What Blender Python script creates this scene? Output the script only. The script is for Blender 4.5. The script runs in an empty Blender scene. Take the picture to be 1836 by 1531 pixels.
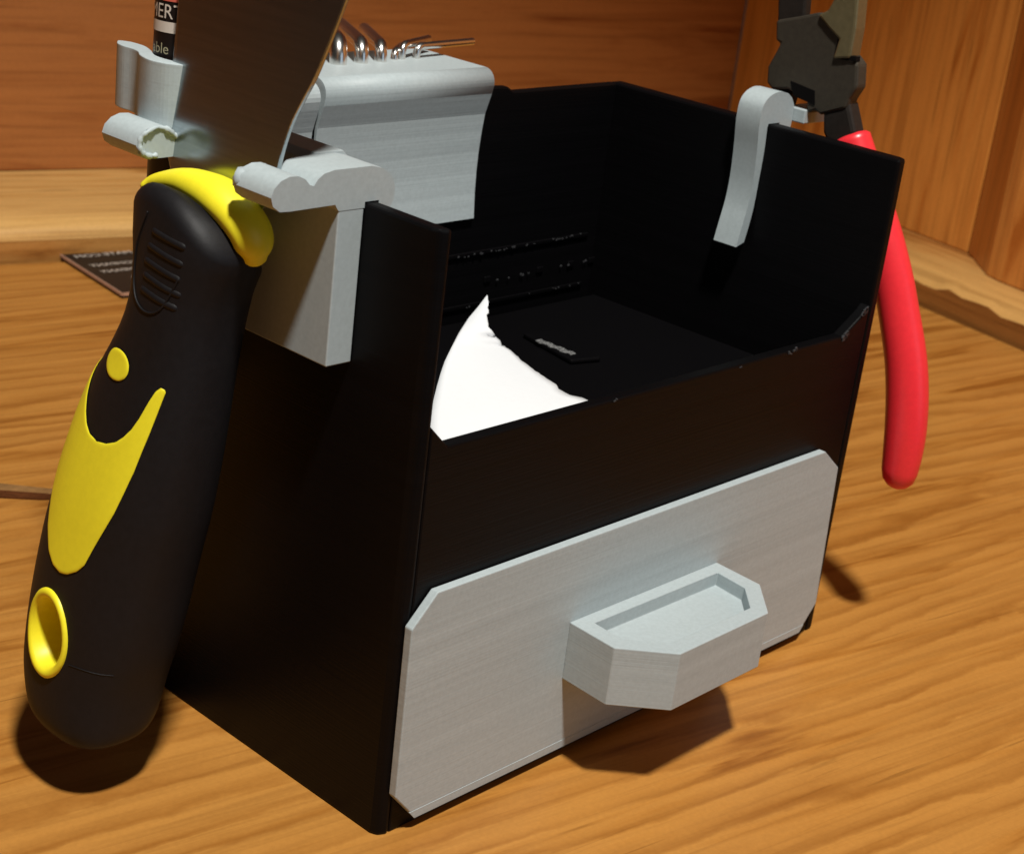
import bpy, bmesh, math, random
from mathutils import Vector, Matrix
random.seed(7)
sc = bpy.context.scene
col = sc.collection
U = 0.15                      # one model unit (the width of the tool box) is 150 mm

# ------------------------------------------------------------------ camera
cd = bpy.data.cameras.new('camera')
cam = bpy.data.objects.new('camera', cd)
col.objects.link(cam)
cam.location = Vector((-1.33198, -1.29757, 1.30427)) * U
cam.rotation_euler = (1.19800, -0.11620, -0.81030)
cd.sensor_width = 36
cd.lens = 3082.7 / 1836 * 36
cd.clip_start = 0.01
cd.clip_end = 50
cd.dof.use_dof = True
cd.dof.focus_distance = 0.335
cd.dof.aperture_fstop = 48
sc.camera = cam

# ------------------------------------------------------------------ world, lamps, exposure
w = bpy.data.worlds.new('World')
sc.world = w
w.use_nodes = True
w.node_tree.nodes['Background'].inputs[0].default_value = (1.0, 0.80, 0.62, 1)
w.node_tree.nodes['Background'].inputs[1].default_value = 0.02

def area_lamp(name, loc, target, power, size, color, shape='DISK', size_y=None):
    d = bpy.data.lights.new(name, 'AREA')
    d.energy = power
    d.color = color
    d.shape = shape
    d.size = size
    if size_y:
        d.size_y = size_y
    o = bpy.data.objects.new(name, d)
    col.objects.link(o)
    o.location = loc
    o.rotation_euler = (Vector(target) - Vector(loc)).to_track_quat('-Z', 'Y').to_euler()
    return o

# pendant lamp over the table: its shade cuts the light off softly towards the upper walls
kl = bpy.data.lights.new('pendant_lamp', 'SPOT')
kl.energy = 78.0
kl.color = (1.0, 0.975, 0.91)
kl.shadow_soft_size = 0.05
kl.spot_size = math.radians(88)
kl.spot_blend = 0.32
ko = bpy.data.objects.new('pendant_lamp', kl)
col.objects.link(ko)
ko.location = (-0.205, -0.365, 1.15)
area_lamp('fill_light', (0.22, -2.15, 0.50), (0.07, 0.0, 0.06), 3.3, 1.2, (0.62, 0.80, 1.0), 'RECTANGLE', 1.2)  # added soft fill from the front, out of view, in place of bounced light

sc.view_settings.view_transform = 'Standard'
sc.view_settings.look = 'None'
sc.view_settings.exposure = 0
sc.view_settings.gamma = 1

# ------------------------------------------------------------------ materials
def newmat(name):
    m = bpy.data.materials.new(name)
    m.use_nodes = True
    nt = m.node_tree
    return m, nt, nt.nodes, nt.links, nt.nodes['Principled BSDF']

def N(nodes, kind, **kw):
    n = nodes.new(kind)
    for k, v in kw.items():
        setattr(n, k, v)
    return n

def coords(nodes, links, scale, rot=(0, 0, 0), loc=(0, 0, 0)):
    tc = N(nodes, 'ShaderNodeTexCoord')
    r = N(nodes, 'ShaderNodeMapping')
    r.inputs['Rotation'].default_value = rot
    links.new(tc.outputs['Object'], r.inputs['Vector'])
    m = N(nodes, 'ShaderNodeMapping')
    m.inputs['Scale'].default_value = scale
    m.inputs['Location'].default_value = loc
    links.new(r.outputs[0], m.inputs['Vector'])
    return m.outputs[0]

def noise(nodes, links, vec, scale, detail=3, rough=0.5, dist=0.0):
    n = N(nodes, 'ShaderNodeTexNoise')
    n.inputs['Scale'].default_value = scale
    n.inputs['Detail'].default_value = detail
    n.inputs['Roughness'].default_value = rough
    n.inputs['Distortion'].default_value = dist
    links.new(vec, n.inputs['Vector'])
    return n.outputs['Fac']

def ramp(nodes, links, fac, stops):
    r = N(nodes, 'ShaderNodeValToRGB')
    e = r.color_ramp.elements
    while len(e) < len(stops):
        e.new(0.5)
    for i, (p, c) in enumerate(stops):
        e[i].position = p
        e[i].color = (*c, 1) if len(c) == 3 else c
    links.new(fac, r.inputs['Fac'])
    return r.outputs['Color']

def mix(nodes, links, fac, a, b, mode='MIX'):
    n = N(nodes, 'ShaderNodeMix', data_type='RGBA', blend_type=mode)
    if isinstance(fac, float):
        n.inputs[0].default_value = fac
    else:
        links.new(fac, n.inputs[0])
    for s, i in ((a, 6), (b, 7)):
        if isinstance(s, tuple):
            n.inputs[i].default_value = (*s, 1)
        else:
            links.new(s, n.inputs[i])
    return n.outputs[2]

def bump(nodes, links, h, strength, dist, bsdf):
    b = N(nodes, 'ShaderNodeBump')
    b.inputs['Strength'].default_value = strength
    b.inputs['Distance'].default_value = dist
    links.new(h, b.inputs['Height'])
    links.new(b.outputs[0], bsdf.inputs['Normal'])

def oak(name, light, mid, dark, along='x', angle=0.0, size=1.0, rough=0.42, seed=0.0, streak=0.35, spec=0.35, detail_amt=0.6, rings=0.0, period=0.0085):
    """varnished oak: broad wavy grain bands, fine fibres and short dark pores, all stretched along the grain"""
    m, nt, nd, ln, b = newmat(name)
    st = {'x': (1, 12, 12), 'y': (12, 1, 12), 'z': (12, 12, 1)}[along]
    k = 9.0 / size
    v = coords(nd, ln, tuple(s * k for s in st), (0, 0, -angle), (seed, seed * 1.7, seed * 0.6))
    wav = noise(nd, ln, v, 0.55, 4, 0.62, 0.9)
    c = ramp(nd, ln, wav, [(0.33, dark), (0.41, mid), (0.49, light), (0.60, light), (0.70, mid)])
    st2 = {'x': (1, 38, 38), 'y': (38, 1, 38), 'z': (38, 38, 1)}[along]
    v2 = coords(nd, ln, tuple(s * k * 0.8 for s in st2), (0, 0, -angle), (seed * 2, 3, seed))
    fib = noise(nd, ln, v2, 1.0, 3, 0.6, 0.3)
    f = ramp(nd, ln, fib, [(0.34, (0.62, 0.56, 0.5)), (0.5, (1, 1, 1)), (0.7, (1.1, 1.1, 1.1))])
    c = mix(nd, ln, detail_amt, c, f, 'MULTIPLY')
    st3 = {'x': (1, 30, 30), 'y': (30, 1, 30), 'z': (30, 30, 1)}[along]
    v3 = coords(nd, ln, tuple(s * k * 1.9 for s in st3), (0, 0, -angle), (1.3, seed, 5))
    por = noise(nd, ln, v3, 1.0, 2, 0.5, 0.5)
    pm = ramp(nd, ln, por, [(0.63, (0, 0, 0)), (0.72, (1, 1, 1))])
    big = noise(nd, ln, v, 0.22, 2, 0.5, 0.0)
    bm = ramp(nd, ln, big, [(0.40, (0, 0, 0)), (0.62, (1, 1, 1))])
    pm2 = mix(nd, ln, 1.0, pm, bm, 'MULTIPLY')
    sep = N(nd, 'ShaderNodeRGBToBW')
    ln.new(pm2, sep.inputs[0])
    ml = N(nd, 'ShaderNodeMath', operation='MULTIPLY')
    ln.new(sep.outputs[0], ml.inputs[0])
    ml.inputs[1].default_value = streak
    c = mix(nd, ln, ml.outputs[0], c, tuple(x * 0.35 for x in dark))
    if rings:
        # growth rings: saw-tooth bands across the grain, bent by slow and jagged by quick noise
        base = coords(nd, ln, (1, 1, 1), (0, 0, -angle), (seed, seed, seed))
        sp = N(nd, 'ShaderNodeSeparateXYZ')
        ln.new(base, sp.inputs[0])
        acc = sp.outputs['Y']
        for sx, sy, amp, off in ((4.5, 24, 0.040, 1.0), (20, 70, 0.0075, 4.0), (170, 300, 0.0026, 9.0)):
            q = coords(nd, ln, (sx, sy, sy), (0, 0, -angle), (off, seed + off, 0))
            nz = noise(nd, ln, q, 1.0, 2, 0.5)
            ma = N(nd, 'ShaderNodeMath', operation='MULTIPLY_ADD')
            ln.new(nz, ma.inputs[0])
            ma.inputs[1].default_value = amp
            ln.new(acc, ma.inputs[2])
            acc = ma.outputs[0]
        dv = N(nd, 'ShaderNodeMath', operation='DIVIDE')
        ln.new(acc, dv.inputs[0])
        dv.inputs[1].default_value = period
        fr = N(nd, 'ShaderNodeMath', operation='FRACT')
        ln.new(dv.outputs[0], fr.inputs[0])
        rr = ramp(nd, ln, fr.outputs[0], [(0.0, (0.62, 0.62, 0.62)), (0.10, (1, 1, 1)), (0.28, (0.55, 0.55, 0.55)), (0.62, (0.08, 0.08, 0.08)), (0.92, (0, 0, 0)), (1.0, (0.62, 0.62, 0.62))])
        vm = coords(nd, ln, (14, 55, 55), (0, 0, -angle), (3, 7, seed))
        am = ramp(nd, ln, noise(nd, ln, vm, 1.0, 2, 0.5), [(0.35, (0.35, 0.35, 0.35)), (0.65, (1, 1, 1))])
        rr = mix(nd, ln, 1.0, rr, am, 'MULTIPLY')
        bw = N(nd, 'ShaderNodeRGBToBW')
        ln.new(rr, bw.inputs[0])
        mm = N(nd, 'ShaderNodeMath', operation='MULTIPLY')
        ln.new(bw.outputs[0], mm.inputs[0])
        mm.inputs[1].default_value = rings
        c = mix(nd, ln, mm.outputs[0], c, dark)
    # mottling, as in a phone picture of a finished board
    v4 = coords(nd, ln, (900, 900, 900))
    mo = noise(nd, ln, v4, 1.0, 2, 0.6)
    mr = ramp(nd, ln, mo, [(0.3, (0.9, 0.89, 0.87)), (0.7, (1.08, 1.08, 1.07))])
    c = mix(nd, ln, 0.5, c, mr, 'MULTIPLY')
    ln.new(c, b.inputs['Base Color'])
    b.inputs['Roughness'].default_value = rough
    b.inputs['Specular IOR Level'].default_value = spec
    bump(nd, ln, fib, 0.12, 0.0004, b)
    return m

def printed(name, c, rough=0.5, spec=0.4, layer=0.10, axis=2, layer_bump=0.25):
    """3D printed plastic: thin horizontal layers, slightly uneven in tone"""
    m, nt, nd, ln, b = newmat(name)
    s = [6, 6, 6]
    s[axis] = 420
    v = coords(nd, ln, tuple(s))
    a = noise(nd, ln, v, 1.0, 3, 0.6)
    s2 = [14, 14, 14]
    s2[axis] = 2600
    v2 = coords(nd, ln, tuple(s2))
    a2 = noise(nd, ln, v2, 1.0, 1, 0.5)
    r = ramp(nd, ln, a, [(0.3, tuple(x * (1 - layer) for x in c)), (0.7, tuple(x * (1 + layer) for x in c))])
    v4 = coords(nd, ln, (1100, 1100, 1100))
    mo = noise(nd, ln, v4, 1.0, 2, 0.6)
    mr = ramp(nd, ln, mo, [(0.3, (0.93, 0.93, 0.93)), (0.7, (1.06, 1.06, 1.06))])
    r = mix(nd, ln, 0.7, r, mr, 'MULTIPLY')
    ln.new(r, b.inputs['Base Color'])
    b.inputs['Roughness'].default_value = rough
    b.inputs['Specular IOR Level'].default_value = spec
    bump(nd, ln, a2, layer_bump, 0.0002, b)
    return m

def plain(name, c, rough=0.5, metal=0.0, spec=0.5, grain=0.06, gscale=700, bumpy=0.0):
    m, nt, nd, ln, b = newmat(name)
    v = coords(nd, ln, (gscale,) * 3)
    a = noise(nd, ln, v, 1.0, 3, 0.6)
    r = ramp(nd, ln, a, [(0.3, tuple(x * (1 - grain) for x in c)), (0.7, tuple(min(1, x * (1 + grain)) for x in c))])
    ln.new(r, b.inputs['Base Color'])
    b.inputs['Roughness'].default_value = rough
    b.inputs['Metallic'].default_value = metal
    b.inputs['Specular IOR Level'].default_value = spec
    if bumpy:
        bump(nd, ln, a, bumpy, 0.0002, b)
    return m

M = {}
M['table'] = oak('table_oak', (0.46, 0.205, 0.042), (0.425, 0.180, 0.033), (0.255, 0.088, 0.011), 'x', math.radians(-10), 0.8, 0.45, 0.0, 0.5, detail_amt=0.45, rings=0.75)
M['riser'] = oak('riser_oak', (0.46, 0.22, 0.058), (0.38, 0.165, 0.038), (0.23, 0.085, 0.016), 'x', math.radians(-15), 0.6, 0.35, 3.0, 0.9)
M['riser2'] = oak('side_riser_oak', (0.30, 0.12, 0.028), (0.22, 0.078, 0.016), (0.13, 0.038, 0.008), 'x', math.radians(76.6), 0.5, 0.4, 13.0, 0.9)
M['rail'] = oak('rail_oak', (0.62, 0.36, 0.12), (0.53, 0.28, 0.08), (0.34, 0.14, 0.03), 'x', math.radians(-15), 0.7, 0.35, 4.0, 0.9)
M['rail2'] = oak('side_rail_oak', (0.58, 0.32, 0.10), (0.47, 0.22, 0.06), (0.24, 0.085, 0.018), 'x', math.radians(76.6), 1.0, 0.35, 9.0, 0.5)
M['wall'] = oak('wall_oak', (0.40, 0.15, 0.04), (0.34, 0.12, 0.03), (0.24, 0.065, 0.014), 'x', math.radians(-15), 0.8, 0.35, 2.0, 0.5, detail_amt=0.45)
M['wall2'] = oak('side_wall_oak', (0.68, 0.275, 0.055), (0.61, 0.23, 0.043), (0.46, 0.145, 0.020), 'z', 0, 0.9, 0.35, 6.0, 0.6)
M['post'] = oak('post_oak', (0.62, 0.25, 0.055), (0.55, 0.205, 0.042), (0.41, 0.125, 0.020), 'z', 0, 1.0, 0.35, 11.0, 0.3)
M['black'] = printed('black_plastic', (0.0017, 0.0015, 0.0019), 0.48, 0.13, 0.25)
M['scuff'] = plain('scuffed_black_plastic', (0.032, 0.032, 0.035), 0.6, grain=0.7, gscale=1500)
M['grey'] = printed('grey_plastic', (0.40, 0.455, 0.470), 0.5, 0.3, 0.06, 2, 0.12)
M['grey_hooks'] = printed('grey_plastic_on_side', (0.40, 0.455, 0.470), 0.5, 0.3, 0.02, 1, 0.06)
M['grey_dark'] = printed('grey_plastic_groove', (0.42, 0.44, 0.42), 0.5, 0.35, 0.07)
M['paper'] = plain('white_paper', (0.74, 0.755, 0.78), 0.9, spec=0.1, grain=0.01)
M['rubber'] = plain('black_rubber', (0.0075, 0.0066, 0.0076), 0.55, spec=0.24, grain=0.15, bumpy=0.15)
M['yellow'] = plain('yellow_plastic', (0.88, 0.77, 0.026), 0.42, spec=0.35, grain=0.03)
M['red'] = plain('red_dipped_vinyl', (0.84, 0.030, 0.042), 0.33, spec=0.5, grain=0.04)
M['tool_steel'] = plain('dark_tool_steel', (0.055, 0.046, 0.034), 0.55, 0.4, 0.4, grain=0.12)
M['tool_steel_dark'] = plain('oxidised_tool_steel', (0.022, 0.017, 0.014), 0.6, 0.3, 0.3, grain=0.2)
M['jaw_steel'] = plain('ground_jaw_steel', (0.20, 0.165, 0.085), 0.42, 0.6, 0.5, grain=0.1)
M['hole'] = plain('black_recess', (0.003, 0.0025, 0.0025), 0.8, spec=0.1)
M['chrome'] = plain('chrome', (0.80, 0.78, 0.75), 0.24, 1.0, grain=0.03)
M['barrel'] = plain('black_marker_plastic', (0.010, 0.006, 0.005), 0.4, spec=0.3, grain=0.1)
M['print'] = plain('cream_print', (0.62, 0.55, 0.48), 0.5, grain=0.03)
M['print_green'] = plain('dull_cream_print', (0.36, 0.32, 0.20), 0.5, grain=0.03)
M['print_red'] = plain('red_print', (0.62, 0.12, 0.08), 0.5, grain=0.03)
M['card'] = plain('black_card', (0.015, 0.011, 0.009), 0.5, spec=0.2, grain=0.08)
M['card_edge'] = plain('card_edge', (0.42, 0.24, 0.16), 0.7, grain=0.1)
M['gouge'] = plain('worn_bare_wood', (0.24, 0.125, 0.045), 0.8, spec=0.1, grain=0.25, gscale=300)
M['gouge_shade'] = plain('painted_split_shadow', (0.09, 0.028, 0.008), 0.8, spec=0.1, grain=0.3)

def steel():
    m, nt, nd, ln, b = newmat('brushed_blade_steel')
    v = coords(nd, ln, (30, 30, 1500))
    a = noise(nd, ln, v, 1.0, 3, 0.6)
    r = ramp(nd, ln, a, [(0.3, (0.36, 0.40, 0.42)), (0.7, (0.43, 0.475, 0.50))])
    ln.new(r, b.inputs['Base Color'])
    b.inputs['Metallic'].default_value = 1.0
    b.inputs['Roughness'].default_value = 0.24
    bump(nd, ln, a, 0.05, 0.0001, b)
    return m
M['steel'] = steel()

# ------------------------------------------------------------------ object helpers
def tag(o, label, cat, group=None):
    o['label'] = label
    o['category'] = cat
    if group:
        o['group'] = group

def thing(name, base, label, cat, group=None):
    o = bpy.data.objects.new(name, None)
    o.empty_display_size = 0.01
    o.location = Vector(base) * U
    col.objects.link(o)
    tag(o, label, cat, group)
    return o

def base_of(p):
    v = Vector((0, 0, 0))
    while p is not None:
        v += p.location
        p = p.parent
    return v

def mk(name, verts, faces, mat, parent=None, bevel=0.0, seg=2, smooth=False, smooth_angle=None):
    """one mesh object from vertices in model units (box frame)"""
    off = base_of(parent)
    me = bpy.data.meshes.new(name)
    me.from_pydata([Vector(v) * U - off for v in verts], [], faces)
    bm = bmesh.new()
    bm.from_mesh(me)
    bmesh.ops.recalc_face_normals(bm, faces=bm.faces)
    bm.to_mesh(me)
    bm.free()
    o = bpy.data.objects.new(name, me)
    col.objects.link(o)
    me.materials.append(mat)
    if parent is not None:
        o.parent = parent
    if bevel:
        md = o.modifiers.new('edges', 'BEVEL')
        md.width = bevel * U
        md.segments = seg
        md.limit_method = 'ANGLE'
        md.angle_limit = math.radians(32)
        md.harden_normals = False
    if smooth:
        for p in me.polygons:
            p.use_smooth = True
    if smooth_angle:
        me.shade_smooth() if hasattr(me, 'shade_smooth') else None
        me.set_sharp_from_angle(angle=math.radians(smooth_angle))
    return o

def prism_data(poly, axis, a, b):
    """poly: 2D points in the two axes left over (in x, y, z order), extruded from a to b along axis"""
    def P(p, c):
        return {'x': (c, p[0], p[1]), 'y': (p[0], c, p[1]), 'z': (p[0], p[1], c)}[axis]
    n = len(poly)
    v = [P(p, a) for p in poly] + [P(p, b) for p in poly]
    f = [tuple(range(n))[::-1], tuple(range(n, 2 * n))]
    f += [(i, (i + 1) % n, n + (i + 1) % n, n + i) for i in range(n)]
    return v, f

def prism(name, poly, axis, a, b, mat, parent=None, **kw):
    v, f = prism_data(poly, axis, a, b)
    return mk(name, v, f, mat, parent, **kw)

def box(name, x0, x1, y0, y1, z0, z1, mat, parent=None, **kw):
    return prism(name, [(x0, y0), (x1, y0), (x1, y1), (x0, y1)], 'z', z0, z1, mat, parent, **kw)

def loft_data(rings, cap0=True, cap1=True):
    n = len(rings[0])
    v = [p for r in rings for p in r]
    f = []
    for i in range(len(rings) - 1):
        for j in range(n):
            k = (j + 1) % n
            f.append((i * n + j, i * n + k, (i + 1) * n + k, (i + 1) * n + j))
    if cap0:
        f.append(tuple(range(n))[::-1])
    if cap1:
        f.append(tuple(range((len(rings) - 1) * n, len(rings) * n)))
    return v, f

def catmull(pts, sub):
    out = []
    n = len(pts)
    for i in range(n - 1):
        p0, p1, p2, p3 = (pts[max(i - 1, 0)], pts[i], pts[i + 1], pts[min(i + 2, n - 1)])
        for s in range(sub):
            t = s / sub
            out.append(tuple(0.5 * (2 * b + (c - a) * t + (2 * a - 5 * b + 4 * c - d) * t * t + (3 * b - a - 3 * c + d) * t ** 3)
                             for a, b, c, d in zip(p0, p1, p2, p3)))
    out.append(tuple(pts[-1]))
    return out

def tube_data(path, radii, n=16, flat=1.0, flat_dir=Vector((1, 0, 0)), round_ends=True, start_flat=False):
    rings = []
    P = [Vector(p) for p in path]
    pts, rad = list(P), list(radii)
    for i, p in enumerate(pts):
        t = (pts[min(i + 1, len(pts) - 1)] - pts[max(i - 1, 0)]).normalized()
        a = (flat_dir - t * flat_dir.dot(t)).normalized()
        b = t.cross(a)
        r = rad[i]
        rings.append([tuple(p + a * math.cos(q) * r * flat + b * math.sin(q) * r) for q in [2 * math.pi * k / n for k in range(n)]])
    if round_ends:
        for end in (0, -1):
            p = pts[end]
            sq = 0.25 if (end == 0 and start_flat) else 1.0
            t = (pts[end] - pts[1 if end == 0 else -2]).normalized()
            a = (flat_dir - t * flat_dir.dot(t)).normalized()
            b = t.cross(a) if end == -1 else (-t).cross(a)
            ex = []
            for e in (30, 55, 75, 88):
                c, s = math.cos(math.radians(e)), math.sin(math.radians(e))
                r = rad[end]
                ex.append([tuple(p + t * s * r * sq + (a * math.cos(q) * flat + b * math.sin(q)) * r * c) for q in [2 * math.pi * k / n for k in range(n)]])
            if end == -1:
                rings = rings + ex
            else:
                rings = ex[::-1] + rings
    return loft_data(rings)

def tube(name, path, radii, mat, parent, **kw):
    v, f = tube_data(path, radii, **kw)
    return mk(name, v, f, mat, parent, smooth=True)

def text_mesh(body, size, align='LEFT'):
    """flat letters as (verts2d, faces), cap height about 0.7 * size"""
    c = bpy.data.curves.new('lettering', 'FONT')
    c.body = body
    c.size = size
    c.align_x = align
    c.resolution_u = 3
    o = bpy.data.objects.new('lettering', c)
    col.objects.link(o)
    dg = bpy.context.evaluated_depsgraph_get()
    me = o.evaluated_get(dg).to_mesh()
    vs = [(v.co.x, v.co.y) for v in me.vertices]
    fs = [tuple(p.vertices) for p in me.polygons]
    o.evaluated_get(dg).to_mesh_clear()
    bpy.data.objects.remove(o)
    bpy.data.curves.remove(c)
    return vs, fs

# ------------------------------------------------------------------ table and wooden walls
a15, a76 = math.radians(-15.0), math.radians(76.57)
d1 = Vector((math.cos(a15), math.sin(a15), 0))       # along the back seam, to the right
n1 = Vector((-d1.y, d1.x, 0))                        # away from the viewer
d2 = Vector((math.cos(a76), math.sin(a76), 0))       # along the right seam, to the back
n2 = Vector((d2.y, -d2.x, 0))                        # to the right
A1 = Vector((0.862, 2.332, 0))
A2 = Vector((2.949, 0.960, 0))
def meet(p, d, q, e):
    den = d.x * e.y - d.y * e.x
    t = ((q.x - p.x) * e.y - (q.y - p.y) * e.x) / den
    return p + d * t
K = meet(A1, d1, A2, d2)                             # the inner corner of the border

table = thing('table', (0.5, 0.5, 0), 'varnished oak table top with a raised oak border along two sides', 'table')
g = 0.016
KK = meet(A1 - n1 * g, d1, A2 - n2 * g, d2)
L0 = KK - d1 * 7.2
R0 = KK - d2 * 3.4
S0 = L0 - d2 * 3.4
poly = [tuple(p)[:2] for p in (S0, R0, KK, L0)]
prism('tabletop', poly, 'z', -0.22, 0.0, M['table'], table, bevel=0.004)

def rail(name, prof, start, end, nrm, mat, z0=-0.22):
    rings = []
    for p in (start, end):
        rings.append([tuple(p + nrm * q[0] + Vector((0, 0, q[1]))) for q in prof])
    v, f = loft_data(rings)
    return mk(name, v, f, mat, table, smooth_angle=35)
cap1 = [(0.0008, 0.0525), (0.006, 0.068), (0.018, 0.083), (0.036, 0.093), (0.06, 0.098), (0.10, 0.1), (0.62, 0.1), (0.62, 0.0525)]
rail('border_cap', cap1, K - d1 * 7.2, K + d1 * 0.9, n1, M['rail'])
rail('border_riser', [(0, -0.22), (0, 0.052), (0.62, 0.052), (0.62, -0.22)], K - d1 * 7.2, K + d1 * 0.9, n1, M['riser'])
# the right border has an uneven edge: its lower face is dark, its rounded top pale
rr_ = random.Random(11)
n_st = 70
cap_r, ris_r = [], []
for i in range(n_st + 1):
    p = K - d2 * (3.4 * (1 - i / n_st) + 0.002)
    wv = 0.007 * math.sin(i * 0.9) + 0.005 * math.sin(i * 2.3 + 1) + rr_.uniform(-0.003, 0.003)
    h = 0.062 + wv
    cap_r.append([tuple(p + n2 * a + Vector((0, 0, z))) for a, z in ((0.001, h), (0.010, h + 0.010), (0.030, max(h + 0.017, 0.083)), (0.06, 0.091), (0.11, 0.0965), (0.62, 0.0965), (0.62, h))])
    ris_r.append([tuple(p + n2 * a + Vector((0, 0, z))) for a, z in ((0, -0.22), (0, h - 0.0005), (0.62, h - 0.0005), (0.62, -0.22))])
vv, ff = loft_data(cap_r)
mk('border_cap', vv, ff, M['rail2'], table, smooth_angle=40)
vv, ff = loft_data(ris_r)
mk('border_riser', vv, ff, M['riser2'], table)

# a short split in the board near the left edge
gv = [(-0.04, 1.335), (0.04, 1.292), (0.15, 1.217), (0.245, 1.118), (0.33, 1.03), (0.30, 1.03), (0.22, 1.11), (0.12, 1.20), (0.02, 1.27), (-0.06, 1.31)]
prism('split', gv, 'z', -0.02, 0.0022, M['gouge'], table)
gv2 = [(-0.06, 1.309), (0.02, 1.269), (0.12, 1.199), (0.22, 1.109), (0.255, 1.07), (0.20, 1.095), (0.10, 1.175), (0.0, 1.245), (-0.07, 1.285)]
prism('split_shadow_line', gv2, 'z', -0.02, 0.0030, M['gouge_shade'], table)  # shadow along the split's lower edge, painted as a dark strip

def wall_piece(name, pts, z0, z1, thick, mat, label, cat='wall'):
    """vertical board through plan points pts, given thickness away from the viewer"""
    P = [Vector((*p, 0)) for p in pts]
    outer = []
    for i, p in enumerate(P):
        t = (P[min(i + 1, len(P) - 1)] - P[max(i - 1, 0)]).normalized()
        outer.append(p + Vector((-t.y, t.x, 0)) * thick)
    pl = [tuple(p)[:2] for p in P] + [tuple(p)[:2] for p in outer[::-1]]
    o = thing(name, (P[0].x, P[0].y, z0), label, cat)
    prism('panel', pl, 'z', z0, z1, mat, o, bevel=0.004)
    return o

B0 = Vector((1.12, 2.77, 0))
W2a = Vector((3.26, 1.01, 0))
WC = meet(B0, d1, W2a, d2)
wall_piece('wall', [tuple(WC)[:2], tuple(B0 - d1 * 4.6)[:2]][::-1], 0.101, 3.2, 0.1, M['wall'], 'reddish oak wall behind the tool box with its grain running sideways')
wall_piece('wall', [tuple(WC - d2 * 0.002)[:2], (3.26, 1.01)], 0.0975, 3.2, 0.1, M['wall2'], 'golden oak wall behind the pliers with its grain running upright')
wall_piece('wall', [(3.258, 1.006), (3.23, 0.975), (3.09, 0.85), (3.065, 0.80), (3.05, 0.74), (2.75, -0.52), (2.30, -2.4)], 0.0975, 3.2, 0.1, M['post'], 'darker oak wall section stepping forward at the right edge of the picture')

# ------------------------------------------------------------------ black tool box
H = 0.805
D = 0.580
tb = thing('tool_box', (0.5, 0.3, 0), 'open black plastic tool caddy with a grey drawer front, standing on the oak table', 'tool box')
BV = 0.004
# side walls with a rounded outer vertical edge at the front
def side(x_out, x_in):
    s = 1 if x_in > x_out else -1
    r = 0.014
    yb = 0.545 if x_out == 0 else D
    p = [(x_out, yb), (x_out, r), (x_out + s * r * 0.3, r * 0.3), (x_out + s * r, 0), (x_in, 0), (x_in, yb + (0.010 if x_out == 0 else 0))]
    return p
prism('side_wall', side(0.0, 0.020), 'z', 0.0, H, M['black'], tb, bevel=BV)
prism('side_wall', side(1.0, 0.972), 'z', 0.0, H, M['black'], tb, bevel=BV)
prism('corner_wall', [(0.0, 0.5452), (0.020, 0.5552), (0.0478, D - 0.016), (0.0478, D)], 'z', 0.0, H, M['black'], tb)
prism('back_wall', [(0.048, 0.0), (0.972, 0.0), (0.972, H), (0.715, H - 0.001), (0.700, H + 0.007), (0.655, H + 0.009), (0.56, H), (0.048, H)],
      'y', D - 0.016, D, M['black'], tb, bevel=0.003)
prism('front_wall', [(0.0202, 0.0), (0.9718, 0.0), (0.9718, 0.575), (0.962, 0.566), (0.908, 0.534), (0.052, 0.534), (0.0202, 0.565)],
      'y', 0.0006, 0.020, M['black'], tb, bevel=0.003)
box('compartment_floor', 0.0203, 0.9717, 0.0203, D - 0.030, 0.405, 0.430, M['black'], tb)
box('base_plate', 0.0203, 0.9717, 0.0203, D - 0.030, 0.002, 0.022, M['black'], tb)
for zz in (0.448, 0.538):
    box('rib', 0.30, 0.945, D - 0.021, D - 0.0162, zz, zz + 0.007, M['black'], tb, bevel=0.0015)
for xx in (0.70, 0.83, 0.91, 0.965):
    box('stud', xx - 0.008, xx + 0.008, D - 0.020, D - 0.0162, 0.486, 0.497, M['black'], tb, bevel=0.002)
# whitish scuffs where supports were snapped off
rnd = random.Random(3)
def scuff(x0, x1, y, z0, z1, n, sz=0.0035):
    v, f = [], []
    for i in range(n):
        t = rnd.random()
        cx, cz = x0 + (x1 - x0) * t, z0 + (z1 - z0) * t + rnd.uniform(-1, 1) * sz * 0.8
        hw, hh = sz * rnd.uniform(0.3, 0.9), sz * rnd.uniform(0.2, 0.8)
        k = len(v)
        vv, ff = prism_data([(cx - hw, cz - hh), (cx + hw, cz - hh * 0.6), (cx + hw * 0.7, cz + hh), (cx - hw * 0.8, cz + hh * 0.8)], 'y', y - 0.0016, y + 0.001)
        v += vv
        f += [tuple(a + k for a in q) for q in ff]
    mk('scuff', v, f, M['scuff'], tb)
scuff(0.950, 0.966, 0.0006, 0.563, 0.570, 10, 0.004)
scuff(0.906, 0.920, 0.0006, 0.530, 0.537, 10, 0.004)
scuff(0.762, 0.782, 0.0006, 0.530, 0.534, 7, 0.003)
scuff(0.640, 0.645, 0.0006, 0.530, 0.534, 3, 0.002)
scuff(0.33, 0.38, 0.0006, 0.531, 0.534, 4, 0.002)
scuff(0.62, 0.93, D - 0.0212, 0.5395, 0.5445, 40, 0.0019)
scuff(0.62, 0.95, D - 0.0212, 0.449, 0.454, 10, 0.0018)
scuff(0.70, 0.97, D - 0.0202, 0.488, 0.494, 9, 0.0024)
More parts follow.
